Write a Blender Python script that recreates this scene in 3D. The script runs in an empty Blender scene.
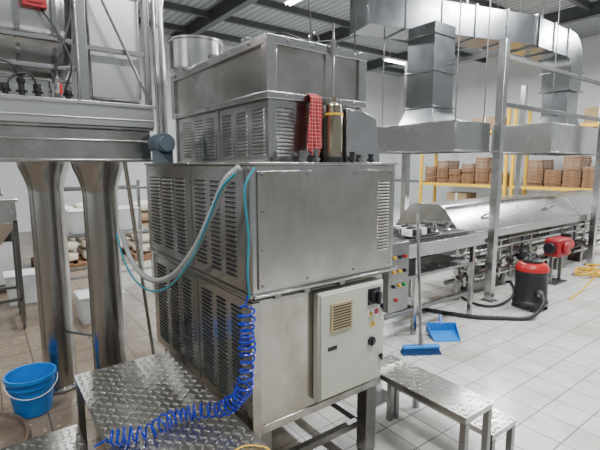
import bpy, bmesh, math, random
from mathutils import Vector, Matrix
random.seed(7)
S=bpy.context.scene
C=S.collection
V=Vector
# ------------------------------------------------------------------ materials
def nt(name):
    m=bpy.data.materials.new(name); m.use_nodes=True
    t=m.node_tree; b=t.nodes['Principled BSDF']
    return m,t,b
def link(t,a,b): t.links.new(a,b)
def ramp(t,fac,stops):
    r=t.nodes.new('ShaderNodeValToRGB'); link(t,fac,r.inputs[0])
    e=r.color_ramp.elements
    e[0].position=stops[0][0]; e[0].color=stops[0][1]
    e[1].position=stops[-1][0]; e[1].color=stops[-1][1]
    for p,c in stops[1:-1]:
        x=e.new(p); x.color=c
    return r.outputs[0]
def g4(v): return (v,v,v,1)
def noise(t,scale,stretch=(1,1,1),detail=4,rough=.55,obj=True):
    tc=t.nodes.new('ShaderNodeTexCoord'); mp=t.nodes.new('ShaderNodeMapping')
    mp.inputs['Scale'].default_value=stretch
    link(t,tc.outputs['Object'],mp.inputs[0])
    n=t.nodes.new('ShaderNodeTexNoise'); n.inputs['Scale'].default_value=scale
    n.inputs['Detail'].default_value=detail; n.inputs['Roughness'].default_value=rough
    link(t,mp.outputs[0],n.inputs['Vector'])
    return n.outputs['Fac']
def steel(name,col=(.60,.60,.58),rough=.34,stretch=(1,1,40),metal=1.0,smudge=.2,bump=.02,tint=(1,1,1),patch=3.0):
    m,t,b=nt(name)
    n1=noise(t,patch,(1,1,1),5,.62)
    n2=noise(t,6,stretch,3)
    mx=t.nodes.new('ShaderNodeMath'); mx.operation='ADD'
    mu=t.nodes.new('ShaderNodeMath'); mu.operation='MULTIPLY'; mu.inputs[1].default_value=.25
    link(t,n2,mu.inputs[0]); link(t,n1,mx.inputs[0]); link(t,mu.outputs[0],mx.inputs[1])
    lo=tuple(c*(1-smudge)*k for c,k in zip(col,tint))+(1,); hi=tuple(min(1,c*(1+smudge*.6)) for c in col)+(1,)
    link(t,ramp(t,mx.outputs[0],[(.42,lo),(.80,hi)]),b.inputs['Base Color'])
    link(t,ramp(t,mx.outputs[0],[(.40,g4(rough+.06)),(.85,g4(max(.05,rough-.05)))]),b.inputs['Roughness'])
    b.inputs['Metallic'].default_value=metal
    if bump:
        bp=t.nodes.new('ShaderNodeBump'); bp.inputs['Strength'].default_value=bump; bp.inputs['Distance'].default_value=.01
        link(t,mx.outputs[0],bp.inputs['Height']); link(t,bp.outputs[0],b.inputs['Normal'])
    return m
def plain(name,col,rough=.5,metal=0,var=.12,scale=6,emit=0):
    m,t,b=nt(name)
    n=noise(t,scale,(1,1,1),5)
    link(t,ramp(t,n,[(.3,tuple(c*(1-var) for c in col)+(1,)),(.7,tuple(min(1,c*(1+var)) for c in col)+(1,))]),b.inputs['Base Color'])
    b.inputs['Roughness'].default_value=rough; b.inputs['Metallic'].default_value=metal
    if emit:
        b.inputs['Emission Color'].default_value=tuple(col)+(1,); b.inputs['Emission Strength'].default_value=emit
    return m
ST=steel('brushed_steel',col=(.50,.50,.49),rough=.22,smudge=.20)
STH=steel('brushed_steel_horizontal',stretch=(1,1,1),col=(.46,.455,.435),rough=.22,smudge=.25,tint=(1,.96,.90))
STF=steel('scuffed_front_steel',col=(.50,.485,.45),rough=.20,stretch=(30,1,1),smudge=.26,tint=(1,.94,.86),bump=.008)
STD=steel('dull_steel',col=(.27,.27,.265),rough=.30,smudge=.25)
STB=steel('polished_tube_steel',col=(.52,.515,.50),rough=.17,stretch=(1,1,3),smudge=.2,bump=0,patch=7)
STM=steel('column_steel',col=(.40,.395,.38),rough=.22,stretch=(1,1,1),smudge=.16,bump=.01,patch=9)
STT=steel('bright_tank_steel',col=(.64,.64,.63),rough=.30,stretch=(40,1,1),smudge=.14,bump=0)
STC=steel('cover_steel',col=(.47,.47,.46),rough=.26,stretch=(1,1,1),smudge=.10,bump=0,patch=1)
DUCT=steel('sheet_steel_duct',col=(.33,.34,.35),rough=.22,stretch=(1,1,1),smudge=.16,bump=0,patch=2.5)
PLATE=steel('checker_plate_aluminium',col=(.64,.63,.60),rough=.27,stretch=(1,1,1),smudge=.26,tint=(1,.96,.9))
DARK=plain('dark_slot_shade',(.008,.008,.009),.7)  # near-black colour stands in for the shade inside slots and gaps
BLK=plain('black_plastic',(.012,.012,.014),.4)
RUB=plain('black_rubber',(.015,.015,.015),.55)
BLUE=plain('blue_plastic',(.01,.20,.62),.35)
COIL=plain('blue_polyurethane_hose',(.004,.022,.36),.22)
TEAL=plain('teal_hose',(.02,.25,.33),.3)
RED=plain('red_plastic',(.42,.012,.012),.35)
REDM=plain('red_paint',(.30,.012,.018),.4)
YEL=plain('yellow_paint',(.70,.42,.03),.45)
CREAM=plain('cream_enamel',(.54,.54,.46),.38,var=.05,scale=3)
BEIGE=plain('beige_plastic',(.42,.34,.18),.5)
WHT=plain('white_plastic',(.70,.71,.70),.4)
WOOD=plain('crate_wood',(.22,.115,.055),.65,var=.35,scale=9)
SACK=plain('cream_sack',(.64,.59,.49),.8,var=.2)
SACKB=plain('brown_sack',(.33,.22,.13),.8,var=.25)
CARD=plain('cardboard',(.28,.19,.10),.8)
HOSEG=plain('grey_corrugated_hose',(.38,.38,.37),.35)
BRS=steel('warm_tinted_steel',col=(.42,.37,.27),rough=.18,smudge=.2)
PIPEB=plain('rusty_pipe',(.08,.05,.038),.5,metal=.4,var=.4)
GRN=plain('green_button',(.01,.28,.06),.35)
MATB=plain('brown_rubber',(.12,.085,.06),.6,var=.4)
BRI=plain('dark_blue_bristle',(.012,.07,.22),.85,var=.4,scale=60)
DEB=plain('food_debris',(.45,.34,.2),.9,var=.4,scale=30)
m,t,b=nt('red_check_cloth'); CLOTH=m
tc=t.nodes.new('ShaderNodeTexCoord'); ck=t.nodes.new('ShaderNodeTexBrick')
ck.offset=0; ck.inputs['Scale'].default_value=1; ck.inputs['Brick Width'].default_value=.018; ck.inputs['Row Height'].default_value=.018
ck.inputs['Mortar Size'].default_value=.0011; ck.inputs['Color1'].default_value=(.32,.008,.014,1); ck.inputs['Color2'].default_value=(.20,.006,.010,1); ck.inputs['Mortar'].default_value=(.55,.25,.24,1)
mp=t.nodes.new('ShaderNodeMapping'); mp.inputs['Rotation'].default_value=(math.pi/2,.25,0)
link(t,tc.outputs['Object'],mp.inputs[0]); link(t,mp.outputs[0],ck.inputs['Vector']); link(t,ck.outputs['Color'],b.inputs['Base Color']); b.inputs['Roughness'].default_value=.95
m,t,b=nt('floor_tiles'); TILE=m
tc=t.nodes.new('ShaderNodeTexCoord'); ck=t.nodes.new('ShaderNodeTexBrick')
ck.offset=0; ck.inputs['Scale'].default_value=1; ck.inputs['Brick Width'].default_value=.25; ck.inputs['Row Height'].default_value=.25
ck.inputs['Mortar Size'].default_value=.0045; ck.inputs['Mortar Smooth'].default_value=.2
ck.inputs['Color1'].default_value=(.64,.64,.62,1); ck.inputs['Color2'].default_value=(.58,.58,.56,1); ck.inputs['Mortar'].default_value=(.20,.195,.19,1)
link(t,tc.outputs['Object'],ck.inputs['Vector'])
n=noise(t,.8,(1,1,1),8,.7)
dr=ramp(t,n,[(.33,(.66,.61,.54,1)),(.55,(1,1,1,1))])
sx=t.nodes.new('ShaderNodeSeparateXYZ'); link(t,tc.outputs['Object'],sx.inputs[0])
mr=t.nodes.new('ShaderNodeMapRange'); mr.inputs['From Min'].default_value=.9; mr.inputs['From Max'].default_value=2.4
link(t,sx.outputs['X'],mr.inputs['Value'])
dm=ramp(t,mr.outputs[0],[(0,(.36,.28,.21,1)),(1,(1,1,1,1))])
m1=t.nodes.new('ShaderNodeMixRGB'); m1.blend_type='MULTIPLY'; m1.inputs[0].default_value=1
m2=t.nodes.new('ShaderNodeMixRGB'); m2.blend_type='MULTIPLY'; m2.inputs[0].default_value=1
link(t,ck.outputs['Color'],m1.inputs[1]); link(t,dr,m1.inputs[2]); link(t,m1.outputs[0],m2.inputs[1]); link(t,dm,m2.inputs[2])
link(t,m2.outputs[0],b.inputs['Base Color'])
link(t,ramp(t,n,[(.3,g4(.34)),(.7,g4(.12))]),b.inputs['Roughness'])
bp=t.nodes.new('ShaderNodeBump'); bp.invert=True; bp.inputs['Distance'].default_value=.003; bp.inputs['Strength'].default_value=.4
link(t,ck.outputs['Fac'],bp.inputs['Height']); link(t,bp.outputs[0],b.inputs['Normal'])
WALL=plain('white_wall_panel',(.70,.72,.72),.6,var=.04,scale=1.5)
m,t,b=nt('corrugated_ceiling'); CEIL=m
tc=t.nodes.new('ShaderNodeTexCoord'); w=t.nodes.new('ShaderNodeTexWave'); w.inputs['Scale'].default_value=1.6; w.bands_direction='X'
link(t,tc.outputs['Object'],w.inputs['Vector'])
link(t,ramp(t,w.outputs['Fac'],[(0,(.24,.26,.27,1)),(1,(.40,.42,.42,1))]),b.inputs['Base Color'])
bp=t.nodes.new('ShaderNodeBump'); bp.inputs['Distance'].default_value=.04; link(t,w.outputs['Fac'],bp.inputs['Height']); link(t,bp.outputs[0],b.inputs['Normal'])
b.inputs['Roughness'].default_value=.5
BEAM=plain('galvanised_beam',(.10,.105,.11),.5,metal=.3)
TUBE=plain('lamp_tube',(1,1,1),.3,emit=25)

# ------------------------------------------------------------------ geometry
class G:
    def __init__(s): s.bm=bmesh.new(); s.mi=0; s.M=None
    def add(s,vs,fs):
        if s.M is not None: vs=[s.M@V(v) for v in vs]
        b=[s.bm.verts.new(v) for v in vs]; out=[]
        for f in fs:
            try:
                q=s.bm.faces.new([b[i] for i in f]); q.material_index=s.mi; out.append(q)
            except ValueError: pass
        return out
    def box(s,x0,x1,y0,y1,z0,z1):
        return s.add([(x0,y0,z0),(x1,y0,z0),(x1,y1,z0),(x0,y1,z0),(x0,y0,z1),(x1,y0,z1),(x1,y1,z1),(x0,y1,z1)],
            [(0,3,2,1),(4,5,6,7),(0,1,5,4),(1,2,6,5),(2,3,7,6),(3,0,4,7)])
    def prism(s,pts,vec):
        n=len(pts); vec=V(vec)
        vs=[V(p) for p in pts]+[V(p)+vec for p in pts]
        return s.add(vs,[tuple(range(n))[::-1],tuple(range(n,2*n))]+[(i,(i+1)%n,(i+1)%n+n,i+n) for i in range(n)])
    def frustum(s,b0,b1):
        vs=[]
        for (x0,x1,y0,y1,z) in (b0,b1): vs+=[(x0,y0,z),(x1,y0,z),(x1,y1,z),(x0,y1,z)]
        return s.add(vs,[(0,3,2,1),(4,5,6,7),(0,1,5,4),(1,2,6,5),(2,3,7,6),(3,0,4,7)])
    def cyl(s,p0,p1,r0,r1=None,n=20,cap=True):
        r1=r0 if r1 is None else r1
        p0=V(p0);p1=V(p1);d=(p1-p0).normalized()
        a=d.orthogonal().normalized(); c=d.cross(a)
        vs=[]
        for p,r in((p0,r0),(p1,r1)):
            for i in range(n):
                th=2*math.pi*i/n; vs.append(p+a*math.cos(th)*r+c*math.sin(th)*r)
        fs=[(i,(i+1)%n,(i+1)%n+n,i+n) for i in range(n)]
        if cap: fs+=[tuple(range(n))[::-1],tuple(range(n,2*n))]
        return s.add(vs,fs)
    def lathe(s,prof,c,axis='Z',n=32,ring=False):
        vs=[];c=V(c)
        for r,h in prof:
            r=max(r,.0004)
            for i in range(n):
                th=2*math.pi*i/n; x,y=r*math.cos(th),r*math.sin(th)
                if axis=='Z': p=V((x,y,h))
                elif axis=='X': p=V((h,x,y))
                else: p=V((x,h,y))
                vs.append(c+p)
        fs=[]; K=len(prof)
        for k in range(K if ring else K-1):
            k2=(k+1)%K
            for i in range(n):
                j=(i+1)%n; fs.append((k*n+i,k*n+j,k2*n+j,k2*n+i))
        if not ring:
            fs.append(tuple(range(n))[::-1]); L=(K-1)*n; fs.append(tuple(range(L,L+n)))
        return s.add(vs,fs)
    def tube(s,pts,r,n=10):
        pts=[V(p) for p in pts]; N=len(pts)
        tan=[(pts[min(i+1,N-1)]-pts[max(i-1,0)]).normalized() for i in range(N)]
        a=tan[0].orthogonal().normalized(); vs=[]
        for i in range(N):
            a=(a-tan[i]*a.dot(tan[i])).normalized(); c=tan[i].cross(a)
            rr=r(i) if callable(r) else r
            for k in range(n):
                th=2*math.pi*k/n; vs.append(pts[i]+a*math.cos(th)*rr+c*math.sin(th)*rr)
        fs=[]
        for i in range(N-1):
            for k in range(n):
                j=(k+1)%n; fs.append((i*n+k,i*n+j,(i+1)*n+j,(i+1)*n+k))
        fs.append(tuple(range(n))[::-1]); L=(N-1)*n; fs.append(tuple(range(L,L+n)))
        return s.add(vs,fs)
    def louver_x(s,x,y0,y1,z0,z1,step=.028,d=.008,dark=1):
        m0=s.mi; z=z0
        while z+step*.9<=z1+1e-6:
            s.mi=m0
            s.add([(x,y0,z),(x,y1,z),(x,y1,z+step*.5),(x,y0,z+step*.5),(x-d,y0+.006,z+step*.45),(x-d,y1-.006,z+step*.45)],
                  [(0,1,5,4),(0,4,3),(1,2,5),(4,5,2,3)])
            s.mi=dark
            s.box(x-.0015,x+.001,y0+.004,y1-.004,z+step*.5,z+step*.76)  # flat black bar painted as the shaded opening above each louver
            z+=step
        s.mi=m0
    def louver_y(s,y,x0,x1,z0,z1,step=.028,d=.008,dark=1):
        m0=s.mi; z=z0
        while z+step*.9<=z1+1e-6:
            s.mi=m0
            s.add([(x0,y,z),(x1,y,z),(x1,y,z+step*.5),(x0,y,z+step*.5),(x0+.006,y-d,z+step*.45),(x1-.006,y-d,z+step*.45)],
                  [(0,1,5,4),(0,4,3),(1,2,5),(4,5,2,3)])
            s.mi=dark
            s.box(x0+.004,x1-.004,y-.0015,y+.001,z+step*.5,z+step*.76)  # same black bar, shade of the opening put in as colour
            z+=step
        s.mi=m0
def smooth(pts,k=8):
    P=[V(p) for p in pts]; P=[P[0]*2-P[1]]+P+[P[-1]*2-P[-2]]; out=[]
    for i in range(1,len(P)-2):
        for j in range(k):
            u=j/k; a,b,c,d=P[i-1:i+3]
            out.append(.5*((2*b)+(c-a)*u+(2*a-5*b+4*c-d)*u*u+(3*b-a-3*c+d)*u**3))
    out.append(P[-2]); return out
def coil(path,R,turns,per=14):
    P=smooth(path,10)
    Ls=[0]
    for i in range(1,len(P)): Ls.append(Ls[-1]+(P[i]-P[i-1]).length)
    T=Ls[-1]; N=turns*per; out=[]; a=None; k=0
    for i in range(N+1):
        q=i/N; s=T*(q+.012*math.sin(q*23))
        s=min(max(s,0),T)
        while k<len(P)-2 and Ls[k+1]<s: k+=1
        u=(s-Ls[k])/max(1e-6,Ls[k+1]-Ls[k]); p=P[k].lerp(P[k+1],u)
        t=(P[k+1]-P[k]).normalized()
        a=t.orthogonal().normalized() if a is None else (a-t*a.dot(t)).normalized()
        c=t.cross(a); th=2*math.pi*i/per; rr=R*min(1,i/6+.2,(N-i)/6+.2)*(1+.12*math.sin(i*.09))
        out.append(p+a*math.cos(th)*rr+c*math.sin(th)*rr)
    return out
WL={}
def wloc(o): return WL[o.name]
def finish(name,g,mats,parent=None,bevel=0,label=None,cat=None,group=None,kind=None,base=False,ang=.6,recalc=True):
    bm=g.bm
    if recalc: bmesh.ops.recalc_face_normals(bm,faces=bm.faces)
    xs=[v.co for v in bm.verts]
    lo=V((min(v.x for v in xs),min(v.y for v in xs),min(v.z for v in xs))); hi=V((max(v.x for v in xs),max(v.y for v in xs),max(v.z for v in xs)))
    c=(lo+hi)/2
    if base or parent is None: c.z=lo.z
    if kind=='structure': c=V((0,0,0))
    for v in bm.verts: v.co-=c
    for f in bm.faces: f.smooth=True
    for e in bm.edges:
        if len(e.link_faces)==2 and e.calc_face_angle(0)>ang: e.smooth=False
    me=bpy.data.meshes.new(name); bm.to_mesh(me); bm.free()
    if not isinstance(mats,(list,tuple)): mats=[mats]
    for m in mats: me.materials.append(m)
    o=bpy.data.objects.new(name,me); C.objects.link(o)
    WL[o.name]=c
    if parent is not None:
        o.parent=parent; o.location=c-wloc(parent)
    else: o.location=c
    if bevel:
        b=o.modifiers.new('bevel','BEVEL'); b.width=bevel; b.segments=2; b.limit_method='ANGLE'; b.angle_limit=.6; b.harden_normals=False
    meta(o,label,cat,group,kind)
    return o
def meta(o,label=None,cat=None,group=None,kind=None):
    if label: o['label']=label
    if cat: o['category']=cat
    if group: o['group']=group
    if kind: o['kind']=kind
def empty(name,loc,label,cat,group=None):
    o=bpy.data.objects.new(name,None); C.objects.link(o); o.location=loc; o.empty_display_size=.1
    WL[o.name]=V(loc); meta(o,label,cat,group); return o
def dup(o,off,group=None):
    n=o.copy(); C.objects.link(n); n.location=o.location+V(off); WL[n.name]=n.location.copy()
    def rec(a,b):
        for ch in a.children:
            k=ch.copy(); k.parent=b; C.objects.link(k); rec(ch,k)
    rec(o,n); return n

# ------------------------------------------------------------------ room
H=5.5
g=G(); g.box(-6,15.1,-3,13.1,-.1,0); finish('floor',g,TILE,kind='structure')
g=G(); g.box(-6,15.1,-3,13.1,H,H+.1); finish('ceiling',g,CEIL,kind='structure')
g=G(); g.box(-6,15.1,13,13.2,0,H)
finish('wall_back',g,WALL,kind='structure')
g=G(); g.box(15,15.2,-3,13,0,H); finish('wall_right',g,WALL,kind='structure')
g=G(); g.box(-6.2,-6,-3,13,0,H); finish('wall_left',g,WALL,kind='structure')
k=1
for x in (-2,1.5,5,8.5,12):
    g=G(); g.box(x-.09,x+.09,-3,13,H-.32,H-.30); g.box(x-.012,x+.012,-3,13,H-.3,H-.02); g.box(x-.09,x+.09,-3,13,H-.02,H)
    finish('trim_%d'%k,g,BEAM,kind='structure'); k+=1
for y in (2,3.3,4.6,6,7.5,9,10.5,12):
    g=G(); g.box(-6,15,y-.05,y+.05,H-.15,H-.001)
    finish('trim_%d'%k,g,BEAM,kind='structure'); k+=1
g=G(); g.box(14.94,15,-3,13,1.0,1.06); finish('trim_%d'%k,g,STD,kind='structure')

# ------------------------------------------------------------------ main machine
X0,X1,Y0,Y1=.925,1.84,1.618,3.02
M=empty('food_processing_machine',(1.38,2.3,0),'large boxy stainless steel machine with louvered sides and control box','machine')
g=G(); g.box(X0+.02,X1-.05,Y0+.01,Y1,.43,1.092)
g.mi=1; g.box(X0+.035,X1-.06,Y0+.03,Y1-.02,1.092,1.125)  # black strip put in for the shade under the casing overhang
finish('lower_body',g,[STF,DARK],M,.004)
g=G(); xs=X0+.02
COLS=((1.72,1.83),(1.88,1.99),(2.04,2.18),(2.32,2.46),(2.52,2.68),(2.74,2.92))
g.box(xs-.006,xs,Y0+.03,Y0+.6,.46,1.08); g.box(xs-.006,xs,Y0+.62,Y1-.02,.46,1.08)
for a,b_ in COLS: g.louver_x(xs-.006,a,b_,.50,1.05,.0225,.007)
finish('louver_panel',g,[ST,DARK],M)
g=G(); g.box(X0+.004,X0+.05,Y0-.002,Y0+.05,.40,1.085)
g.box(X0+.05,X1-.05,Y0+.002,Y0+.01,.43,.47)
g.prism([(X0+.05,Y0+.004,1.075),(X0+.30,Y0+.004,1.068),(X0+.31,Y0+.004,1.085),(X0+.05,Y0+.004,1.092)],(0,.005,0))
finish('corner_post',g,STH,M,.003)
for x in (1.05,1.22,1.45):
    g=G(); g.box(x,x+.035,Y0-.012,Y0+.03,1.085,1.118); finish('bracket',g,STD,M,.002)
g=G(); g.box(X0,X1,Y0-.02,Y1,1.12,1.70)
finish('upper_casing',g,ST,M,.006)
g=G()
g.box(X0+.03,X1-.03,Y0-.030,Y0-.0202,1.15,1.675)
g.louver_y(Y0-.030,X1-.145,X1-.055,1.24,1.62,.0165,.005)
g.mi=2
for x in (X0+.05,X0+.3,X0+.6,X1-.045):
    for z in (1.165,1.66): g.cyl((x,Y0-.034,z),(x,Y0-.029,z),.007,n=10)
for z in (1.33,1.5): g.cyl((X0+.05,Y0-.034,z),(X0+.05,Y0-.029,z),.006,n=10)
finish('front_cover',g,[STF,DARK,STD],M,.003)
g=G()
g.box(X0-.006,X0,Y0+.03,Y0+.60,1.14,1.68); g.box(X0-.006,X0,Y0+.62,Y1-.02,1.14,1.68)
for a,b_ in COLS: g.louver_x(X0-.006,a,b_,1.18,1.63,.0225,.007)
finish('louver_panel',g,[ST,DARK],M)
g=G(); g.box(X0-.012,X1+.01,Y0-.035,Y0+.19,1.70,1.712); g.box(X0-.012,X0+.22,Y0+.19,Y1,1.70,1.712)
g.box(X0+.0,X1+.02,Y0-.042,Y0-.02,1.115,1.128); g.box(X0-.014,X0,Y0-.03,Y1,1.115,1.128)
finish('edge_flange',g,STH,M,.002)
for x,y in ((1.02,1.70),(1.72,1.66),(1.02,2.93),(1.72,2.93)):
    g=G(); g.box(x-.04,x+.04,y-.04,y+.04,.03,.43); g.cyl((x,y,0),(x,y,.03),.05)
    finish('leg',g,STD,M,.004)
g=G(); g.box(1.05,1.69,1.69,1.73,.16,.20); g.box(1.70,1.74,1.7,2.93,.16,.2); finish('leg_brace',g,STD,M,.003)
g=G(); g.cyl((1.1,1.9,.36),(1.7,1.9,.36),.03); g.cyl((1.4,1.9,.36),(1.4,1.9,.43),.05); g.cyl((1.15,2.2,.33),(1.15,2.2,.43),.06); finish('drain_pipe',g,STB,M)
ax0,ax1,ay0,ay1=1.16,1.762,1.812,3.02
g=G(); g.box(ax0,ax1,ay0,ay1,1.70,2.035)
for a,b_ in ((1.86,1.98),(2.03,2.15),(2.20,2.32),(2.42,2.54),(2.59,2.72),(2.78,2.92)): g.louver_x(ax0,a,b_,1.745,1.99,.0185,.006)
g.louver_y(ay0,ax0+.04,ax0+.15,1.745,1.99,.0185,.006)
for x,y in ((ax0,ay0),(ax1,ay0),(ax0,ay1)): g.box(x-.010,x+.012,y-.010,y+.012,1.70,2.035)
g.box(ax0-.008,ax0,2.36,2.38,1.71,2.03); g.box(ax0-.01,ax0,ay0,ay1,1.70,1.725)
finish('upper_housing',g,[ST,DARK],M,.002)
g=G()
g.box(ax0-.012,ax1+.012,ay0-.012,ay1+.012,2.04,2.30)
finish('hopper_band',g,STH,M,.003)
g=G()
for (za,zb) in ((2.018,2.052),(2.27,2.312)):
    g.box(ax0-.030,ax1+.030,ay0-.030,ay0-.010,za,zb); g.box(ax0-.030,ax0-.010,ay0-.010,ay1+.02,za,zb); g.box(ax1+.010,ax1+.030,ay0-.01,ay1+.02,za,zb)
for x,y in ((ax0,ay0),(ax1,ay0),(ax0,ay1)): g.box(x-.028,x+.028,y-.028,y+.028,2.05,2.272)
g.mi=1
for y in (1.95,2.2,2.45,2.7,2.95):
    for z in (2.036,2.293): g.cyl((ax0-.035,y,z),(ax0-.029,y,z),.008,n=8)
for x in (1.25,1.4,1.6,1.7):
    for z in (2.036,2.293): g.cyl((x,ay0-.035,z),(x,ay0-.029,z),.008,n=8)
finish('hopper_frame',g,[ST,STD],M,.003)
for y in (2.0,2.4,2.8):
    g=G(); g.box(ax0-.03,ax0+.03,y-.025,y+.025,2.312,2.335); finish('hinge',g,STD,M,.002)
g=G(); g.tube([(1.45+.032*math.cos(a/12*6.283),1.83,2.342+.032*math.sin(a/12*6.283)) for a in range(13)],.006,6); finish('lift_ring',g,STB,M)
g=G(); g.box(1.30,1.42,1.86,1.95,2.30,2.335); finish('top_bracket',g,STD,M,.004)
g=G(); g.box(1.58,1.64,1.85,1.92,2.30,2.35); finish('terminal_box',g,BLK,M,.006)
g=G(); g.tube(smooth([(1.20,2.7,2.33),(1.24,2.3,2.34),(1.20,2.0,2.34),(1.28,1.86,2.35),(1.42,1.84,2.325),(1.55,1.83,2.35),(1.61,1.86,2.345)],8),.005,6); finish('cable',g,RUB,M)
g=G(); g.cyl((1.525,1.765,1.98),(1.525,1.765,2.42),.0055,n=8); g.cyl((1.525,1.765,2.26),(1.525,1.765,2.34),.014,n=10); g.box(1.515,1.535,1.765,1.80,2.28,2.30)
finish('lift_rod',g,STB,M)
g=G(); g.lathe([(.036,1.735),(.044,1.74),(.046,1.75),(.046,1.975),(.043,1.98),(.043,2.0),(.038,2.012),(.030,2.018),(.014,2.02),(.012,2.05),(0,2.05)],(1.515,1.742,0),n=40)
g.mi=1; g.cyl((1.515,1.742,1.955),(1.515,1.742,1.966),.0475,n=40); g.mi=2; g.cyl((1.515,1.742,1.712),(1.515,1.742,1.74),.050,n=40)
finish('filter_cylinder',g,[BRS,YEL,BLK],M)
g=G(); g.prism([(1.63,1.74,1.712),(1.87,1.74,1.712),(1.83,1.74,1.96),(1.71,1.74,2.0),(1.63,1.74,1.99)],(0,.06,0))
g.box(1.60,1.63,1.735,1.805,1.712,2.0)
finish('side_chute',g,ST,M,.004)
for i,(x,h) in enumerate([(1.23,.025),(1.27,.05),(1.32,.028),(1.355,.06),(1.60,.05),(1.66,.03),(1.74,.04)]):
    g=G(); y=1.69; g.cyl((x,y,1.712),(x,y,1.712+h),.013,n=12); g.cyl((x,y,1.712+h),(x,y,1.719+h),.018,n=6); g.cyl((x-.022,y,1.728),(x+.022,y,1.728),.008,n=8)
    finish('pneumatic_fitting',g,BLK if i%2==0 else STD,M)
# red cloth
g=G(); nx,nz=30,26; vs=[]
for j in range(nz+1):
    for i in range(nx+1):
        u=i/nx; w=j/nz; wd=.070+.030*w**.7
        fold=math.sin(u*11+w*1.0)*.6+math.sin(u*5-w*2)*.4
        x=1.402+(u-.5)*wd+.004*math.sin(w*5+.5)-.010*w
        drop=.325*w-.05*w*abs(u-.38)*1.6-.02*w*math.sin(u*7)
        z=2.060-drop
        y=1.752-.008*fold*(.4+w*.6)-.010*w
        if w<.06: y+=.03*(.06-w)/.06
        vs.append((x,y,z))
g.add(vs,[(j*(nx+1)+i,j*(nx+1)+i+1,(j+1)*(nx+1)+i+1,(j+1)*(nx+1)+i) for j in range(nz) for i in range(nx)])
o=finish('cloth',g,CLOTH,label='red checked kitchen towel hanging over machine rim',cat='towel',ang=3)
sm=o.modifiers.new('s','SOLIDIFY'); sm.thickness=.005
# control box
bx0,bx1,bz0,bz1=1.288,1.752,.50,1.075
g=G(); g.box(bx0,bx1,1.583,1.628,bz0,bz1)
CB=finish('control_box',g,CREAM,M,.008,label='cream enamelled electric control box')
g=G(); g.box(bx0+.012,bx1-.012,1.574,1.585,bz0+.012,bz1-.012); finish('door',g,CREAM,CB,.004)
g=G(); vx0,vx1,vz0,vz1=1.36,1.505,.86,1.01
g.box(vx0,vx1,1.566,1.575,vz0,vz1); g.mi=1
for i in range(9):
    z=vz0+.014+i*.0145; g.box(vx0+.012,vx1-.012,1.5645,1.567,z,z+.006)
finish('vent_grille',g,[BEIGE,DARK],CB,.002)
g=G(); g.box(1.622,1.716,1.568,1.575,.952,1.042); g.cyl((1.669,1.570,.997),(1.669,1.545,.997),.036); g.box(1.659,1.679,1.525,1.548,.962,1.032)
finish('rotary_switch',g,[BLK],CB,.002)
for x,z in ((1.655,.745),(1.728,.64),(1.728,.93)):
    g=G(); r=.026 if x<1.7 else .011
    g.cyl((x,1.575,z),(x,1.562,z),r); g.box(x-.006,x+.006,1.555,1.564,z-.018,z+.018)
    finish('latch',g,BLK,CB,.001)
g=G(); g.box(1.620,1.71,1.572,1.5745,.885,.93)
finish('nameplate',g,WHT,CB)
g=G(); g.box(1.345,1.405,1.572,1.5745,.765,.785)
finish('nameplate',g,BLK,CB)
def warn(x,z,s,y=1.5705):
    g=G(); g.prism([(x-s,y,z),(x+s,y,z),(x,y,z+1.75*s)],(0,.0015,0)); g.mi=1
    g.prism([(x-.10*s,y-.0008,z+.5*s),(x+.10*s,y-.0008,z+.5*s),(x+.16*s,y-.0008,z+1.2*s),(x-.16*s,y-.0008,z+1.2*s)],(0,.001,0)); g.box(x-.1*s,x+.1*s,y-.0008,y+.0002,z+.18*s,z+.36*s)
    finish('warning_sticker',g,[YEL,BLK],CB)
warn(1.645,.890,.019); warn(1.665,.825,.024,1.5725)
g=G(); g.box(1.675,1.705,1.5705,1.572,.893,.922); finish('nameplate',g,REDM,CB)

# hoses on machine
P=smooth([(.90,1.64,1.69),(.855,1.69,1.63),(.83,1.80,1.47),(.82,1.96,1.30),(.81,2.22,1.12),(.80,2.5,1.02),(.785,2.75,1.01),(.76,2.92,1.10),(.73,2.98,1.28)],14)
g=G(); g.tube(P,lambda i:.0175 if i%2 else .0145,12)
finish('corrugated_hose',g,HOSEG,label='grey corrugated flexible hose looping along louvered panel',cat='hose')
P2=[p+V((-.035,-.02,-.025-.03*math.sin(i/len(P)*3.1))) for i,p in enumerate(P)]
g=G(); g.tube(P2,.006,8); finish('air_hose',g,TEAL,label='thin teal pneumatic hose beside grey hose',cat='hose')
g=G(); g.tube(smooth([(.93,1.57,1.69),(.88,1.57,1.6),(.895,1.57,1.4),(.885,1.565,1.25),(.895,1.57,1.13)],10),.005,8); finish('air_hose',g,TEAL,label='thin teal air line hanging down machine corner',cat='hose')
c1=coil([(.885,1.585,1.10),(.885,1.58,.95),(.88,1.58,.80),(.865,1.61,.68),(.82,1.70,.585),(.74,1.80,.550),(.62,1.83,.541),(.52,1.80,.540),(.42,1.82,.540),(.34,1.86,.542)],.033,34)
g=G(); g.tube([V((.895,1.585,1.14))]+c1+[V((.30,1.86,.52))],.0046,8)
finish('spiral_air_hose',g,COIL,label='bright blue coiled air hose dangling onto checker plate step',cat='hose')
g=G(); g.tube(smooth([(.66,1.44,.508),(.74,1.49,.508),(.82,1.50,.508),(.88,1.45,.508),(.89,1.40,.508)],8),.004,6)
finish('yellow_cord',g,YEL,label='short yellow cord lying on checker plate',cat='cord')

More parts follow.
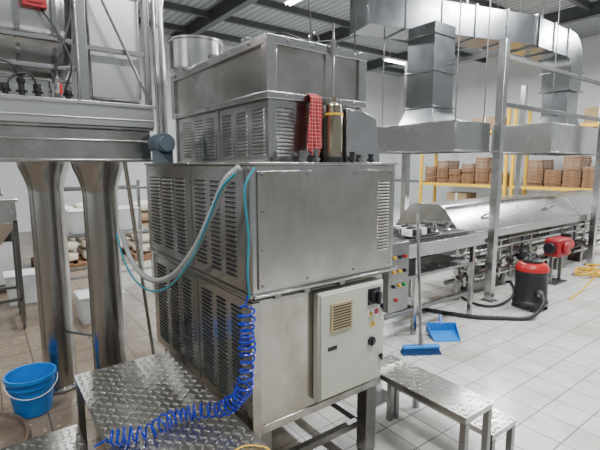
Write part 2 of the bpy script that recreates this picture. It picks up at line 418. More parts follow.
# ------------------------------------------------------------------ steps
def plate(g,x0,x1,y0,y1,z,sp=.034):
    g.mi=0; g.box(x0,x1,y0,y1,z-.006,z)
    i=0; x=x0+sp*.6
    while x<x1-sp*.4:
        j=0; y=y0+sp*.6
        while y<y1-sp*.4:
            a=(math.pi/4) if (i+j)%2 else (-math.pi/4)
            ca,sa=math.cos(a),math.sin(a); l,w,h=.0165,.0052,.0045
            def q(u,v,zz): return (x+u*ca-v*sa,y+u*sa+v*ca,zz)
            g.add([q(-l,0,z),q(0,-w,z),q(l,0,z),q(0,w,z),q(-l*.6,0,z+h),q(l*.6,0,z+h)],
                  [(0,1,4),(1,5,4),(1,2,5),(2,3,5),(3,4,5),(3,0,4)])
            y+=sp; j+=1
        x+=sp; i+=1
def stepframe(T,x0,x1,y0,y1,z,leg=.035,low=0):
    for (x,y) in ((x0,y0),(x1-leg,y0),(x0,y1-leg),(x1-leg,y1-leg)):
        g=G(); g.box(x,x+leg,y,y+leg,low,z-.04); finish('leg',g,STD,T,.003)
    g=G()
    g.box(x0,x1,y0,y0+.03,z-.04,z-.006); g.box(x0,x1,y1-.03,y1,z-.04,z-.006)
    g.box(x0,x0+.03,y0+.03,y1-.03,z-.04,z-.006); g.box(x1-.03,x1,y0+.03,y1-.03,z-.04,z-.006)
    finish('frame',g,ST,T,.003)
T=empty('step_platform',(.35,2.0,0),'two-level checker plate step platform against louvered machine side','step')
g=G(); plate(g,.345,.905,1.38,2.65,.50); finish('tread',g,PLATE,T,recalc=True)
stepframe(T,.35,.90,1.385,2.645,.50)
g=G(); plate(g,-.25,.335,1.38,2.56,.25); finish('tread',g,PLATE,T)
stepframe(T,-.245,.33,1.385,2.555,.25)
T=empty('step_stool',(2.1,1.45,0),'small two-tier steel step with checker plate treads','step')
g=G(); plate(g,1.85,2.11,1.10,1.82,.45); finish('tread',g,PLATE,T)
stepframe(T,1.855,2.105,1.105,1.815,.45)
g=G(); plate(g,2.12,2.38,1.10,1.82,.25); finish('tread',g,PLATE,T)
stepframe(T,2.125,2.375,1.105,1.815,.25)

# ------------------------------------------------------------------ left tank on columns
T=empty('mixing_tank_unit',(.3,3.4,0),'horizontal stainless steel tank on raised platform with round columns','tank')
for (x,y) in ((.386,3.636),(.669,3.24),(-.62,3.78)):
    g=G(); g.lathe([(.15,0),(.15,.02),(.112,.03),(.112,1.50),(.118,1.55),(.135,1.61),(.162,1.68),(.170,1.72)],(x,y,0),n=56)
    finish('column',g,STM,T)
g=G(); g.box(-.7,.98,3.06,3.95,1.72,1.93); g.box(-.72,1.0,3.03,3.98,1.93,1.95)
g.box(-.72,1.0,3.045,3.06,1.72,1.74); g.box(-.72,1.0,3.04,3.06,1.85,1.865)
finish('platform',g,STH,T,.005)
g=G(); g.box(-.7,1.0,3.02,3.06,1.95,2.09); g.box(-.7,1.0,3.90,3.94,1.95,2.09); g.box(.96,1.0,3.06,3.9,1.95,2.09)
g.box(-.72,1.01,3.005,3.03,2.075,2.1); g.box(-.7,1.0,3.012,3.02,1.99,2.0)
finish('drip_tray',g,STT,T,.004)
g=G(); g.lathe([(.36,-.7),(.43,-.69),(.43,.44),(.415,.50),(.36,.545),(.25,.565),(0,.57)],(0,3.5,2.66),'X',48)
finish('tank_body',g,STT,T)
for x in (.03,.25,.44):
    g=G(); g.lathe([(.4305,x-.012),(.450,x-.012),(.450,x+.012),(.4305,x+.012)],(0,3.5,2.66),'X',48,ring=True); finish('tank_hoop',g,ST,T)
for x in (-.4,.1,.45):
    g=G(); g.prism([(x-.015,3.15,1.95),(x-.015,3.85,1.95),(x-.015,3.75,2.3),(x-.015,3.25,2.3)],(.03,0,0)); finish('tank_saddle',g,ST,T)
g=G(); g.box(-.65,.55,3.30,3.32,1.95,2.25); finish('back_sheet',g,STT,T)
g=G(); g.box(.64,.96,3.14,3.85,2.14,3.3); g.frustum((.70,.90,3.3,3.7,1.95),(.64,.96,3.14,3.85,2.14)); g.box(.62,.98,3.12,3.87,2.80,2.83)
finish('side_hopper',g,STT,T,.006)
for (x,w) in ((.585,.028),(.985,.020),(-.25,.02)):
    g=G(); g.box(x-w,x+w,3.06,3.06+2*w,1.95,3.6); finish('frame_post',g,ST,T,.004)
for b4 in ((-.7,1.0,3.065,3.10,2.96,3.01),(.61,.965,3.065,3.09,2.42,2.45),(-.7,.56,3.03,3.05,2.27,2.295),(-.7,.56,3.02,3.06,2.43,2.455)):
    g=G(); g.box(*b4); finish('frame_rail',g,ST,T,.003)
for p in (((.54,3.0,2.10),(.54,3.0,3.4),.010),((1.02,3.0,1.74),(1.02,3.04,3.4),.012),((-.6,3.01,2.20),(.5,3.01,2.20),.009)):
    g=G(); g.cyl(*p,n=16); finish('pipe',g,STB,T)
g=G(); g.tube(smooth([(.62,3.05,2.95),(.72,3.04,2.7),(.86,3.05,2.4),(.97,3.05,2.15)],8),.009,8); finish('pipe',g,STB,T)
for i,x in enumerate((.02,.09,.16,.24,.32,.40,.48)):
    g=G(); z=2.1; hh=(.07,.10,.06,.13,.07,.10,.05)[i]
    g.cyl((x,3.02,z),(x,3.02,z+hh*.55),.016,n=14); g.cyl((x,3.02,z+hh*.55),(x,3.02,z+hh),.022,n=14); g.cyl((x,2.985,z+.035),(x,3.02,z+.035),.012,n=10)
    g.cyl((x-.028,3.02,z+.025),(x+.028,3.02,z+.025),.009,n=8)
    finish('regulator_valve',g,(BLK,STB,BLK,BLK)[i%4],T)
g=G(); g.box(.43,.445,2.98,2.99,2.12,2.18); finish('valve_handle',g,RED,T,.002)
g=G(); g.box(.28,.40,3.00,3.06,2.60,2.74); g.box(.30,.38,2.995,3.0,2.62,2.72); finish('junction_box',g,REDM,T,.006)
for pts in ([(.08,3.0,2.18),(.12,2.97,2.27),(.20,2.98,2.26),(.24,3.0,2.18)],[(.46,3.0,2.14),(.50,2.97,2.3),(.44,3.0,2.48),(.36,3.04,2.62)],[(.32,3.0,2.15),(.28,2.98,2.22),(.20,3.0,2.2),(.16,3.0,2.14)],[(.40,3.0,2.18),(.44,2.98,2.34),(.52,3.0,2.6),(.53,3.02,2.9)]):
    g=G(); g.tube(smooth(pts,8),.006,8); finish('hose',g,RUB,T)
g=G(); g.cyl((.80,3.06,1.72),(1.02,3.30,.0),.014,n=12); finish('diagonal_strut',g,STB,T)
g=G(); g.cyl((.386,3.636,.45),(.669,3.24,.45),.012); finish('tie_bar',g,STD,T)

# bucket, tray, debris
cx,cy=.175,3.36
T=empty('bucket',(cx,cy,0),'bright blue plastic bucket with wire handle on floor','bucket')
g=G(); g.lathe([(.105,0),(.112,.004),(.147,.255),(.158,.257),(.158,.28),(.145,.28),(.106,.012),(0,.012)],(cx,cy,0),n=40); g.lathe([(.138,.205),(.147,.205),(.148,.217),(.139,.217)],(cx,cy,0),ring=True)
finish('bucket_body',g,BLUE,T)
g=G(); g.tube([(cx+.157*math.cos(a/16*math.pi),cy-.10*math.sin(a/16*math.pi)-.04,.25-.10*math.sin(a/16*math.pi)) for a in range(17)],.003,6); finish('handle',g,WHT,T)
g=G(); g.lathe([(.42,0),(.43,.01),(.43,.05),(.41,.055),(.40,.03),(0,.03)],(-.30,3.06,0),n=48)
finish('round_tray',g,MATB,label='low round brown drip tray beside bucket',cat='tray')
g=G()
for i in range(260):
    x=random.uniform(-.1,1.1); y=random.uniform(2.7,5.0); s=random.uniform(.004,.014)
    if (x-.175)**2+(y-3.36)**2<.03: continue
    a=random.uniform(0,3); g.M=Matrix.Translation((x,y,0))@Matrix.Rotation(a,4,'Z'); g.frustum((-s,s,-s*.6,s*.6,0),(-s*.6,s*.5,-s*.4,s*.4,s*.5))
g.M=None
finish('floor_debris',g,DEB,label='scattered pale food crumbs on dirty floor',cat='debris',kind='stuff')

T=empty('feed_funnel',(1.53,3.5,0),'round stainless funnel on tall pipe stand','funnel')
g=G(); g.lathe([(.05,2.25),(.20,2.45),(.215,2.47),(.215,2.68),(.225,2.685),(.225,2.70),(.205,2.70),(.2,2.48),(.04,2.27)],(1.53,3.5,0)); finish('funnel_bowl',g,ST,T)
g=G(); g.cyl((1.53,3.5,.02),(1.53,3.5,2.26),.045); g.cyl((1.53,3.5,0),(1.53,3.5,.02),.2); finish('stand',g,STD,T)
T=empty('riser_pipe',(1.33,3.95,0),'vertical stainless riser pipe with slanted branch','pipe')
g=G(); g.cyl((1.38,3.95,0),(1.38,3.95,5.5),.045,n=16)
for z in (1.2,2.4,3.6): g.cyl((1.38,3.95,z),(1.38,3.95,z+.05),.06,n=16)
finish('pipe',g,STB,T)
g=G(); g.cyl((1.38,3.95,2.85),(1.15,3.85,3.35),.03); finish('branch',g,STB,T)
g=G(); g.cyl((1.0,2.82,1.84),(1.0,2.98,1.84),.060,n=24); g.cyl((1.0,2.78,1.84),(1.0,2.82,1.84),.05,n=24)
for i in range(9): g.cyl((1.0,2.83+.017*i,1.84),(1.0,2.836+.017*i,1.84),.068,n=24)
g.box(.95,1.05,2.83,2.95,1.712,1.80)
finish('drive_motor',g,plain('motor_grey_blue',(.09,.12,.15),.45),M)

# ------------------------------------------------------------------ control stand & table
T=empty('control_stand',(2.25,1.95,0),'grey push-button control station on steel post','control panel')
g=G(); g.box(2.15,2.36,1.90,2.02,.70,1.18); finish('enclosure',g,STD,T,.006)
g=G(); g.box(2.20,2.25,2.02,2.07,0,1.42); g.box(2.12,2.34,1.95,2.15,0,.012); finish('post',g,ST,T,.003)
for i,(x,z,mm) in enumerate([(2.20,1.08,YEL),(2.26,1.08,BLK),(2.31,1.08,RED),(2.20,.98,YEL),(2.26,.98,YEL),(2.31,.98,BLK),(2.20,.88,BLK),(2.26,.88,YEL),(2.31,.88,GRN),(2.23,.78,RED)]):
    g=G(); g.cyl((x,1.90,z),(x,1.890,z),.013,n=14); g.cyl((x,1.890,z),(x,1.884,z),.009,n=14); finish('button',g,mm,T)
T=empty('work_table',(3.5,3.1,0),'stainless roller work table with raised rim and tubular legs','table')
g=G(); g.box(2.5,4.50,2.6,3.6,.88,.91); g.box(2.5,4.50,2.58,2.61,.82,.95); g.box(2.5,4.50,3.59,3.62,.82,.95)
finish('table_top',g,ST,T,.004)
for x in (2.55,3.4,4.4):
    for y in (2.66,3.54):
        g=G(); g.box(x-.022,x+.022,y-.022,y+.022,0,.88); finish('leg',g,ST,T,.003)
g=G(); g.box(2.55,4.4,2.64,2.68,.25,.29); g.box(2.55,4.4,3.52,3.56,.25,.29); g.box(2.52,4.43,2.62,3.58,.60,.63); finish('cross_rail',g,STD,T,.003)
g=G(); g.cyl((2.7,2.9,.74),(4.4,2.9,.74),.04); g.cyl((3.0,3.2,.72),(3.4,3.2,.72),.09,n=24); finish('drive_shaft',g,STD,T)
g=G()
g.box(2.6,4.50,2.70,2.73,.91,.97); g.box(2.6,4.50,3.45,3.48,.91,.97)
for i in range(32): x=2.64+i*.058; g.cyl((x,2.73,.945),(x,3.45,.945),.02,n=10)
finish('roller_bed',g,STD,T)
def tray(x,y,z,w,d,h,mm,lab):
    g=G(); g.box(x,x+w,y,y+d,z,z+.008); g.box(x,x+.008,y,y+d,z,z+h); g.box(x+w-.008,x+w,y,y+d,z,z+h); g.box(x,x+w,y,y+.008,z,z+h); g.box(x,x+w,y+d-.008,y+d,z,z+h)
    return finish('tray',g,mm,label=lab,cat='tray')
tray(2.95,2.78,.966,.42,.60,.022,STD,'low grey steel tray on roller table')
tray(3.42,2.76,.966,.48,.62,.022,ST,'shallow steel tray holding small jars on table')
for i in range(5):
    for j in range(4):
        x=3.50+i*.08; y=2.84+j*.14; 
        g=G(); g.lathe([(.030,0),(.036,.005),(.036,.045),(.030,.05),(.034,.052),(.034,.065),(0,.065)],(x,y,.975),n=18)
        q=(i*2+j)%3
        finish('jar',g,(WHT,STB,BLK)[q],label=('small white','small steel','small black')[q]+' round jar standing in steel tray',cat='jar',group='jars in the tray')
for i,(x,y,hh) in enumerate([(3.02,2.88,.12),(3.14,3.0,.09),(3.26,2.88,.12),(3.06,3.18,.12),(3.24,3.2,.09),(3.99,2.88,.12),(4.08,3.05,.09),(4.25,2.9,.10)]):
    zb=.975 if x<3.4 else .966
    g=G(); g.lathe([(.05,zb),(.05,zb+.01),(.024,zb+.018),(.024,zb+hh-.02),(.042,zb+hh-.015),(.042,zb+hh),(0,zb+hh)],(x,y,0),n=18)
    finish('machine_part',g,STB if i%2 else STD,label='flanged round steel spare part standing on table',cat='machine part',group='steel parts on the table')
# ------------------------------------------------------------------ fryer line
T=empty('fryer_line',(7,3.4,0),'long stainless fryer tunnel with trapezoidal cover and pipework below','fryer')
prof=[(2.94,.86),(2.96,.90),(3.16,1.14),(3.19,1.172),(3.24,1.195),(3.30,1.205),(3.60,1.205),(3.66,1.195),(3.71,1.172),(3.74,1.14),(3.94,.90),(3.96,.86)]
g=G(); g.prism([(4.6,y,z) for y,z in prof],(5.2,0,0))
finish('trapezoid_cover',g,STC,T,ang=.5)
for x in (4.58,6.28,7.98):
    g=G(); g.prism([(x,3.45+(y-3.45)*1.02,.86+(z-.86)*1.04-.01) for y,z in prof],(.025,0,0)); finish('end_plate',g,STH,T,.002,ang=.3)
for x in (5.4,7.1):
    g=G(); g.tube(smooth([(x-.1,3.08,1.03),(x-.1,3.03,1.07),(x+.1,3.03,1.07),(x+.1,3.08,1.03)],5),.012,8); finish('cover_handle',g,STD,T)
g=G(); g.box(4.58,9.82,2.90,2.93,.78,.88); g.box(4.58,9.82,3.97,4.0,.78,.88); g.box(4.58,4.61,2.93,3.97,.78,.85); finish('side_rail',g,STB,T,.004)
g=G(); g.frustum((4.7,9.7,3.15,3.75,.56),(4.62,9.78,2.99,3.91,.85)); finish('trough',g,STD,T,.006)
g=G(); g.box(4.6,9.8,3.04,3.08,.52,.56); g.box(4.6,9.8,3.82,3.86,.52,.56); finish('lower_frame',g,ST,T,.004)
for x in (4.75,5.9,7.2,8.5,9.6):
    for y in (3.06,3.84):
        g=G(); g.box(x-.025,x+.025,y-.025,y+.025,0,.80); finish('leg',g,ST,T,.003)
for (y,z,r,xa,xb,mm) in ((3.0,.47,.035,4.60,9.7,STB),(2.96,.34,.025,4.6,9.7,PIPEB),(3.2,.2,.03,4.7,9.6,STD),(2.95,.62,.018,4.6,8.8,STB),(2.97,.25,.02,4.8,9.2,STB),(3.3,.40,.06,4.8,9.5,STD),(3.6,.30,.05,4.8,9.5,STD),(2.98,.70,.02,4.6,9.4,STB)):
    g=G(); g.cyl((xa,y,z),(xb,y,z),r)
    x=xa+.3
    while x<xb: g.cyl((x,y,z),(x+.04,y,z),r*1.5); x+=.85
    finish('pipe_run',g,mm,T)
for i,x in enumerate((4.75,4.95,5.3,5.55,5.85,6.15,6.4,7.4,7.9,8.3)):
    g=G(); g.cyl((x,2.96,.70),(x,2.96,.20),.018); g.cyl((x,2.92,.40),(x,3.0,.40),.04); g.cyl((x,2.90,.40),(x,2.92,.40),.05,n=14); g.box(x-.05,x+.05,2.88,2.9,.39,.41)
    finish('valve',g,(STB,STD,BLK)[i%3],T)
for x,y,z,mm in ((5.35,3.2,.22,STD),(6.0,3.15,.25,STB),(6.7,3.2,.25,BLK),(7.6,3.1,.28,STD),(8.6,3.15,.25,PIPEB)):
    g=G(); g.lathe([(.07,-.20),(.11,-.18),(.11,.10),(.07,.13),(.07,.17),(.09,.18),(.09,.26)],(x,y,z),'X',24); g.box(x-.15,x+.2,y-.09,y+.09,0,z-.08); finish('pump',g,mm,T)
T2=empty('burner_motor',(6.7,2.72,0),'red painted burner unit on steel stand beside fryer line','burner')
g=G(); g.box(6.45,6.85,2.58,2.80,.40,.66); g.cyl((6.85,2.70,.53),(7.05,2.70,.53),.09); g.cyl((6.6,2.58,.53),(6.6,2.52,.53),.09); finish('burner_body',g,REDM,T2,.03)
g=G(); g.cyl((6.38,2.70,.53),(6.45,2.70,.53),.08); finish('burner_cap',g,BLK,T2,.01)
g=G(); g.box(6.9,7.0,2.63,2.77,.60,.70); finish('terminal_box',g,BLK,T2,.01)
g=G(); 
for x in (6.5,6.8): g.box(x-.02,x+.02,2.68,2.72,0,.40)
g.box(6.45,6.85,2.60,2.80,0,.015); finish('stand',g,STD,T2)

def hood(nm,x0,x1,y0,y1,z0,z1,dx,dy,lab,top):
    T=empty(nm,((x0+x1)/2,(y0+y1)/2,z0),lab,'extractor hood')
    g=G(); w=.012
    g.box(x0,x1,y0,y0+w,z0,z1); g.box(x0,x1,y1-w,y1,z0,z1); g.box(x0,x0+w,y0+w,y1-w,z0,z1); g.box(x1-w,x1,y0+w,y1-w,z0,z1)
    g.box(x0-.008,x1+.008,y0-.008,y0,z0,z0+.02); g.box(x0-.008,x0,y0,y1,z0,z0+.02)
    g.box(x0,x1,y0,y1,z1,z1+.01)
    finish('hood_skirt',g,STC,T,.003)
    g=G(); r=.20; g.box(dx-r,dx+r,dy-r,dy+r,z1+.2,top); g.frustum((dx-r-.06,dx+r+.06,dy-r-.06,dy+r+.06,z1+.01),(dx-r,dx+r,dy-r,dy+r,z1+.2))
    z=z1+.2
    while z<top-.03: g.box(dx-r-.018,dx+r+.018,dy-r-.018,dy+r+.018,z,z+.018); z+=.42
    finish('hood_duct',g,DUCT,T,.003)
    for hx,hy in ((x0+.06,y0+.06),(x1-.06,y0+.06),(x0+.06,y1-.06)):
        g=G(); g.cyl((hx,hy,z1),(hx,hy,5.5),.008,n=8); finish('hanger_rod',g,STD,T)
    return T
h1=hood('extractor_hood',4.3,5.0,2.88,4.1,1.85,2.19,4.62,3.5,'sheet steel extractor hood above fryer entrance',3.37)
h2=hood('extractor_hood',6.9,9.4,3.0,3.95,1.88,2.32,8.0,3.4,'long sheet steel extractor hood over fryer line',2.89)
T=empty('ventilation_duct',(6.2,3.6,3.35),'rectangular sheet steel ventilation duct with elbow hung below ceiling','duct')
def seg(p,q,z0,z1,w,name='duct_section'):
    p=V((p[0],p[1],0)); q=V((q[0],q[1],0)); d=(q-p); L=d.length; a=math.atan2(d.y,d.x)
    g=G(); g.M=Matrix.Translation(p)@Matrix.Rotation(a,4,'Z')
    g.box(0,L,-w/2,w/2,z0,z1)
    n=max(1,int(L/.5))
    for i in range(n+1):
        x=L*i/n; g.box(x-.012,x+.012,-w/2-.02,w/2+.02,z0-.02,z1+.02)
    return finish(name,g,DUCT,T,.003)
seg((4.0,4.14),(6.6,3.38),3.40,3.80,.45)
seg((6.62,3.38),(7.62,3.40),3.40,3.80,.42)
g=G(); pr=[(7.63,3.18,3.40),(7.63,3.18,3.80)]
for i in range(17):
    a=math.pi/2*(1-i/16); pr.append((7.76+.46*math.cos(a),3.18,3.34+.46*math.sin(a)))
pr+=[(8.22,3.18,2.92),(7.78,3.18,2.92),(7.78,3.18,3.25),(7.75,3.18,3.34),(7.70,3.18,3.39)]
g.prism(pr,(0,.44,0)); g.box(7.75,8.25,3.15,3.65,2.90,2.92); g.box(7.75,8.25,3.15,3.65,3.2,3.22); finish('duct_elbow',g,DUCT,T)
for (x,y) in ((4.35,4.04),(5.6,3.67),(7.2,3.4)):
    g=G(); g.cyl((x,y,3.80),(x,y,5.5),.01,n=8)
    finish('hanger_rod',g,STD,T)
T=empty('support_frame',(6.6,3.3,0),'stainless square tube frame around fryer line','frame')
for (x,y,h) in ((5.06,2.8,3.15),(8.27,2.82,3.55),(5.06,4.20,3.15),(8.27,4.14,3.15)):
    g=G(); g.box(x-.045,x+.045,y-.045,y+.045,0,h); g.box(x-.08,x+.08,y-.08,y+.08,0,.012); finish('post',g,ST,T,.004)
for b4 in ((5.11,8.22,2.80,2.85,2.40,2.45),(5.035,5.085,2.85,4.15,3.0,3.05),(5.11,8.22,2.80,2.85,2.95,3.0)):
    g=G(); g.box(*b4); finish('rail',g,STD,T,.003)

# ------------------------------------------------------------------ vacuum
vx,vy=5.19,2.36
T=empty('vacuum_cleaner',(vx,vy,0),'black and red drum vacuum cleaner on castors','vacuum cleaner')
g=G(); g.lathe([(.15,.05),(.19,.06),(.20,.10),(.18,.13),(.172,.42),(.18,.43),(.18,.465)],(vx,vy,0)); finish('drum',g,BLK,T)
g=G(); g.lathe([(.183,.465),(.186,.475),(.180,.51),(.15,.55),(.10,.565),(0,.57)],(vx,vy,0)); finish('motor_head',g,RED,T)
g=G(); g.lathe([(.11,.555),(.11,.59),(.08,.61),(0,.615)],(vx,vy,0)); finish('switch_cap',g,BLK,T)
g=G(); g.tube(smooth([(vx-.12,vy,.54),(vx-.09,vy,.63),(vx,vy,.66),(vx+.09,vy,.63),(vx+.12,vy,.54)],6),.013,8); finish('handle',g,BLK,T)
g=G(); g.cyl((vx-.11,vy-.13,.24),(vx-.14,vy-.17,.24),.04); finish('hose_inlet',g,STD,T)
for a in (0.5,2.1,3.7,5.2):
    g=G(); x=vx+.17*math.cos(a); y=vy+.17*math.sin(a); g.cyl((x-.012,y,.025),(x+.012,y,.025),.025,n=14); g.box(x-.01,x+.01,y-.01,y+.01,.03,.07); finish('castor',g,RUB,T)
g=G(); g.tube(smooth([(5.03,2.16,.24),(4.93,2.10,.16),(4.75,2.15,.03),(4.5,2.35,.025),(4.3,2.55,.025),(4.10,2.95,.025),(4.0,3.3,.025),(4.2,3.75,.03)],10),lambda i:.024 if i%2 else .021,10)
finish('vacuum_hose',g,RUB,label='black ribbed vacuum hose snaking over tiles',cat='hose')
g=G(); g.tube(smooth([(5.3,3.4,.02),(4.9,3.1,.02),(4.75,2.75,.02),(4.95,2.6,.02),(5.6,2.75,.02),(6.3,3.2,.02)],8),.016,8)
finish('rubber_hose',g,RUB,label='black rubber hose on floor under fryer',cat='hose')
pts=[]
for i in range(90):
    a=i/90*6.283*5; r=.22+.12*math.sin(i*.37); pts.append((7.5+r*1.3*math.cos(a)+.12*math.sin(i*.11),2.50+r*.66*math.sin(a),.016+.010*(i%7)+.0006*i))
pts+= [(7.9,2.3,.014),(8.3,2.4,.014),(8.8,2.3,.014)]
pts=[(5.9,2.2,.014),(6.4,2.25,.014),(6.9,2.35,.014)]+pts
g=G(); g.tube(smooth(pts,3),.013,6); finish('power_cable',g,YEL,label='tangled yellow extension cable on floor',cat='cable')

# dustpan, broom
T=empty('dustpan',(3.58,2.4,0),'blue plastic dustpan standing on floor by table leg','dustpan')
g=G(); g.M=Matrix.Translation((3.58,2.42,0))@Matrix.Rotation(math.radians(-35),4,'Z')
g.prism([(-.13,-.1,.0),(.13,-.1,.0),(.15,.1,.035),(-.15,.1,.035)],(0,0,.006)); g.box(-.15,.15,.095,.105,.03,.12); g.prism([(-.13,-.1,0),(-.15,.1,.03),(-.15,.1,.12),(-.13,-.1,.01)],(.006,0,0)); g.prism([(.125,-.1,0),(.145,.1,.03),(.145,.1,.12),(.125,-.1,.01)],(.006,0,0))
finish('pan',g,BLUE,T)
g=G(); g.cyl((3.63,2.50,.10),(3.70,2.56,.17),.014,n=10); finish('handle',g,BLUE,T)
T=empty('broom',(3.06,2.37,0),'blue-bristled floor broom with long pole leaning on table','broom')
RM=Matrix.Translation((3.10,2.33,0))@Matrix.Rotation(math.radians(-32),4,'Z')
g=G(); g.M=RM; g.box(-.17,.17,-.028,.028,.05,.08); finish('broom_head',g,BLUE,T,.01)
g=G(); g.M=RM
for i in range(22):
    for j in range(4):
        x=-.16+i*.0152; y=-.021+j*.014; g.cyl((x,y,.05),(x*1.08+random.uniform(-.004,.004),y*1.9+random.uniform(-.004,.004),0),.0055,.008,n=5)
finish('bristles',g,BRI,T)
g=G(); g.cyl((3.10,2.33,.07),(3.26,2.55,1.25),.015,n=10); g.cyl((3.10,2.33,.07),(3.115,2.35,.18),.021,n=10); finish('pole',g,STB,T)

# ------------------------------------------------------------------ racks & crates
def rack(y0,y1,x0=12.4,x1=13.2):
    T=empty('pallet_rack',((x0+x1)/2,(y0+y1)/2,0),'yellow pallet rack with wooden crates on shelf','rack',group='yellow pallet racks')
    for x in (x0,x1):
        for y in (y0,y1):
            g=G(); g.box(x-.04,x+.04,y-.04,y+.04,0,3.4); finish('upright',g,YEL,T)
    for z in (1.02,2.65):
        for x in (x0,x1):
            g=G(); g.box(x-.03,x+.03,y0+.04,y1-.04,z,z+.09); finish('beam',g,YEL,T)
        g=G(); g.box(x0+.03,x1-.03,y0+.05,y1-.05,z+.07,z+.09); finish('shelf',g,STD,T)
rack(3.6,6.4); rack(6.6,9.6)
def crate(x,y,z):
    g=G(); w,d,h=.62,.44,.09
    g.box(x,x+w,y,y+d,z,z+.012)
    for z_ in (z+.016,z+.054):
        g.box(x,x+.015,y,y+d,z_,z_+.028); g.box(x+w-.015,x+w,y,y+d,z_,z_+.028); g.box(x,x+w,y,y+.015,z_,z_+.028); g.box(x,x+w,y+d-.015,y+d,z_,z_+.028)
    for a in (x+.015,x+w-.045):
        for b_ in (y+.015,y+d-.045): g.box(a,a+.03,b_,b_+.03,z+.012,z+.088)
    return finish('wooden_crate',g,WOOD,label='slatted brown wooden tray crate stacked on rack',cat='crate',group='wooden crates on the racks')
t0=crate(12.47,3.70,1.112)
for s in range(11):
    y=s*.47 if s<5 else 3.0+(s-5)*.47
    n=(8,6,9,5,8,4,9,7,5,8,6)[s]
    for k in range(n):
        if s==0 and k==0: continue
        dup(t0,(0.0+random.uniform(-.02,.02),y+random.uniform(-.01,.01),k*.092))
for i,(y,z,w,h) in enumerate([(3.8,0,.6,.7),(4.6,0,.7,.5),(5.4,0,.6,.8),(6.9,0,.8,.6),(7.9,0,.7,.8),(4.0,2.742,.7,.4),(7.0,2.742,.8,.4)]):
    g=G(); g.box(12.5,13.1,y,y+w,z,z+h); g.mi=1; g.box(12.499,12.5,y+w/2-.03,y+w/2+.03,z,z+h); g.box(12.5,13.1,y+w/2-.03,y+w/2+.03,z+h,z+h+.001)
    finish('cardboard_box',g,[CARD,WHT],bevel=.004,label='brown cardboard box sealed with pale tape on rack',cat='box',group='cardboard boxes on the racks')

# ------------------------------------------------------------------ back-left things
T=empty('hopper_cart',(-.05,5.5,0),'pale cone hopper on tubular wheeled stand','hopper')
g=G(); g.frustum((-.12,.02,5.43,5.57,.72),(-.38,.28,5.2,5.8,1.12)); g.box(-.38,.28,5.2,5.8,1.12,1.34); g.box(-.40,.30,5.18,5.82,1.33,1.36); finish('hopper_body',g,STT,T,.006)
for x,y in ((-.36,5.22),(.26,5.22),(-.36,5.78),(.26,5.78)):
    g=G(); g.box(x-.02,x+.02,y-.02,y+.02,.08,1.14); g.cyl((x-.012,y,.04),(x+.012,y,.04),.04,n=14); finish('leg',g,STD,T)
g=G(); g.box(-.36,.26,5.2,5.24,.3,.33); g.box(-.36,.26,5.76,5.8,.3,.33); g.box(.24,.28,5.22,5.78,.3,.33); finish('cross_rail',g,STD,T)
T=empty('packing_machine',(.1,7.1,0),'pale cabinet machine with sloped chute and small screen','machine')
g=G(); g.box(-.5,.35,6.8,7.6,.12,1.05); finish('cabinet',g,WHT,T,.01)
for x in (-.45,.25):
    g=G(); g.box(x,x+.05,6.85,7.55,0,.12); finish('foot',g,BLK,T)
g=G(); g.prism([(-.3,6.85,1.05),(.3,6.85,1.05),(.2,6.85,1.45),(-.2,6.85,1.45)],(0,.6,0)); finish('chute',g,ST,T,.006)
g=G(); g.box(.08,.30,6.785,6.8,.7,.92); finish('screen',g,BLK,T)
g=G(); g.box(-.4,.0,6.788,6.8,.25,.95); finish('door',g,CREAM,T,.004)
T=empty('steel_frame_rack',(1.2,6.0,0),'open tubular steel frame rack with pale bins','rack')
for x in (.75,1.75):
    for y in (5.6,6.1):
        g=G(); g.box(x-.02,x+.02,y-.02,y+.02,0,1.5); finish('post',g,ST,T,.003)
for z in (.35,.85,1.4):
    for y in (5.6,6.1):
        g=G(); g.box(.77,1.73,y-.015,y+.015,z,z+.03); finish('rail',g,ST,T,.003)
g=G(); g.box(.77,1.73,5.62,6.08,.865,.88); finish('shelf',g,ST,T)
for i,x in enumerate((.82,1.25)):
    g=G(); g.frustum((x+.02,x+.34,5.66,6.02,.882),(x,x+.36,5.64,6.04,1.14)); g.box(x-.01,x+.37,5.63,6.05,1.14,1.16)
    finish('storage_bin',g,WHT,bevel=.008,label='pale plastic storage bin on steel frame shelf',cat='bin',group='pale storage bins')
def pallet(x,y):
    T=empty('pallet',(x+.65,y+.5,0),'wooden pallet under heaped sacks','pallet',group='pallets')
    g=G()
    for k in range(3): g.box(x,x+1.3,y+k*.44,y+k*.44+.12,0,.10)
    finish('bearer',g,WOOD,T)
    g=G()
    for k in range(7): g.box(x+k*.195,x+k*.195+.13,y,y+1.0,.10,.12)
    finish('deck',g,WOOD,T)
def sackobj(x,y,z,mm,lab,rz):
    g=G(); bmesh.ops.create_cube(g.bm,size=1)
    bmesh.ops.subdivide_edges(g.bm,edges=g.bm.edges,cuts=7,use_grid_fill=True)
    R=Matrix.Rotation(rz,4,'Z'); ph=random.uniform(0,6)
    for v in g.bm.verts:
        p=v.co*2; e=(1-abs(p.x)**4*.8)*(1-abs(p.y)**4*.8)
        rr=1-.10*(abs(p.x)*abs(p.y))**2
        q=V((p.x*.285*rr,p.y*.20*rr,p.z*.092*(.30+.70*e)+(.006*math.sin(p.x*7+ph)*math.cos(p.y*6+ph) if abs(p.z)<1 else 0)))
        v.co=R@q+V((x,y,z+.0925))
    return finish('sack',g,mm,label=lab,cat='sack',group='heaped sacks on pallets',ang=2)
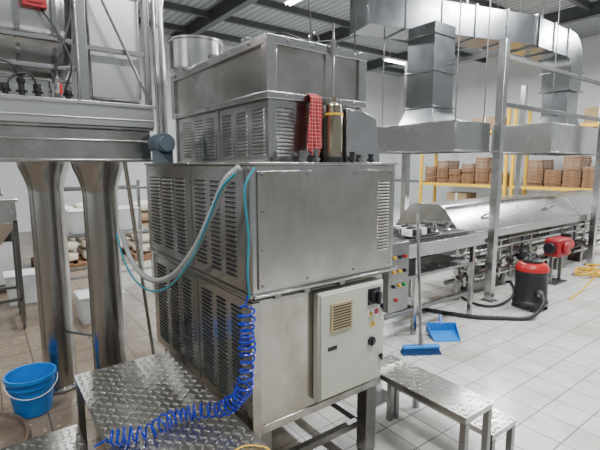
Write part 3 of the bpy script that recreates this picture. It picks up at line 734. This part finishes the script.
for (px,py,n) in ((.60,7.6,5),(2.1,7.7,5),(3.6,8.6,5),(-1.0,8.8,4)):
    pallet(px,py)
    for k in range(n):
        for i in range(2):
            for j in range(2):
                if k==n-1 and (i+j)%2: continue
                q=random.random()<.25
                sackobj(px+.33+.64*i,py+.26+.48*j,.121+k*.188,SACKB if q else SACK,('bulging brown' if q else 'bulging cream')+' paper sack heaped on pallet',random.uniform(-.07,.07))
for i,(x,y,h,mm,lab) in enumerate(((.15,6.1,.35,WHT,'white lidded plastic crate on floor'),(.75,4.9,.28,WHT,'white low plastic crate on floor'))):
    g=G(); g.frustum((x+.02,x+.43,y+.02,y+.33,0),(x,x+.45,y,y+.35,h)); g.box(x-.01,x+.46,y-.01,y+.36,h,h+.025)
    finish('lidded_crate',g,mm,bevel=.008,label=lab,cat='crate')
for i,(x,y,z0) in enumerate(((2.55,2.67,.99),(2.78,3.52,.96))):
    g=G(); g.tube(smooth([(x-.5,y+.2,5.5),(x-.2,y+.1,4.2),(x-.05,y,3.2),(x,y,2.2),(x+.03,y,1.6),(x+.02,y,z0)],6),.007,6)
    finish('hanging_cable',g,RUB,label='thin black cable hanging down from ceiling',cat='cable')

# ------------------------------------------------------------------ lamps
def lamp(x,y,rot=0,z=4.75,power=120):
    T=empty('fluorescent_lamp',(x,y,z),'twin-tube fluorescent ceiling lamp hung on rods','lamp',group='fluorescent lamps')
    a=(0.75,.09) if rot==0 else (.09,.75)
    g=G(); g.box(x-a[0],x+a[0],y-a[1],y+a[1],z,z+.06)
    g.cyl((x-a[0]*.8,y-a[1]*.8,z+.06),(x-a[0]*.8,y-a[1]*.8,5.5),.006,n=6); g.cyl((x+a[0]*.8,y+a[1]*.8,z+.06),(x+a[0]*.8,y+a[1]*.8,5.5),.006,n=6)
    finish('lamp_housing',g,WHT,T)
    for s in (-.045,.045):
        g=G()
        if rot==0: g.cyl((x-.72,y+s,z-.02),(x+.72,y+s,z-.02),.016,n=10)
        else: g.cyl((x+s,y-.72,z-.02),(x+s,y+.72,z-.02),.016,n=10)
        finish('tube',g,TUBE,T)
    L=bpy.data.lights.new('lamp_light','AREA'); L.energy=power; L.shape='RECTANGLE'; L.size=1.4; L.size_y=.16; L.color=(.95,.98,1)
    o=bpy.data.objects.new('lamp_light',L); C.objects.link(o); o.location=(0,0,-.05); o.parent=T
    if rot: o.rotation_euler=(0,0,math.pi/2)
for (x,y,r,p) in ((5.0,6.4,1,220),(2.2,.2,0,210),(-.8,1.4,1,150),(9.5,5.2,0,310),(6.5,.8,0,290),(1.5,7.5,1,190),(10.5,9.0,0,290),(3.3,2.6,1,90),(-1.5,5,1,120),(11,1.5,0,290)):  # lamps out of view are added to light the room and its steel
    lamp(x,y,r,power=p)
W=bpy.data.worlds.new('world'); S.world=W; W.use_nodes=True
bg=W.node_tree.nodes['Background']; bg.inputs[0].default_value=(.90,.95,1,1); bg.inputs[1].default_value=.40

cam=bpy.data.cameras.new('camera'); co=bpy.data.objects.new('camera',cam); C.objects.link(co)
co.location=(0,0,1.7); co.rotation_euler=(math.radians(90-7.94),0,math.radians(-36.6)); cam.lens=25.8; cam.sensor_width=36; cam.clip_start=.05
S.camera=co
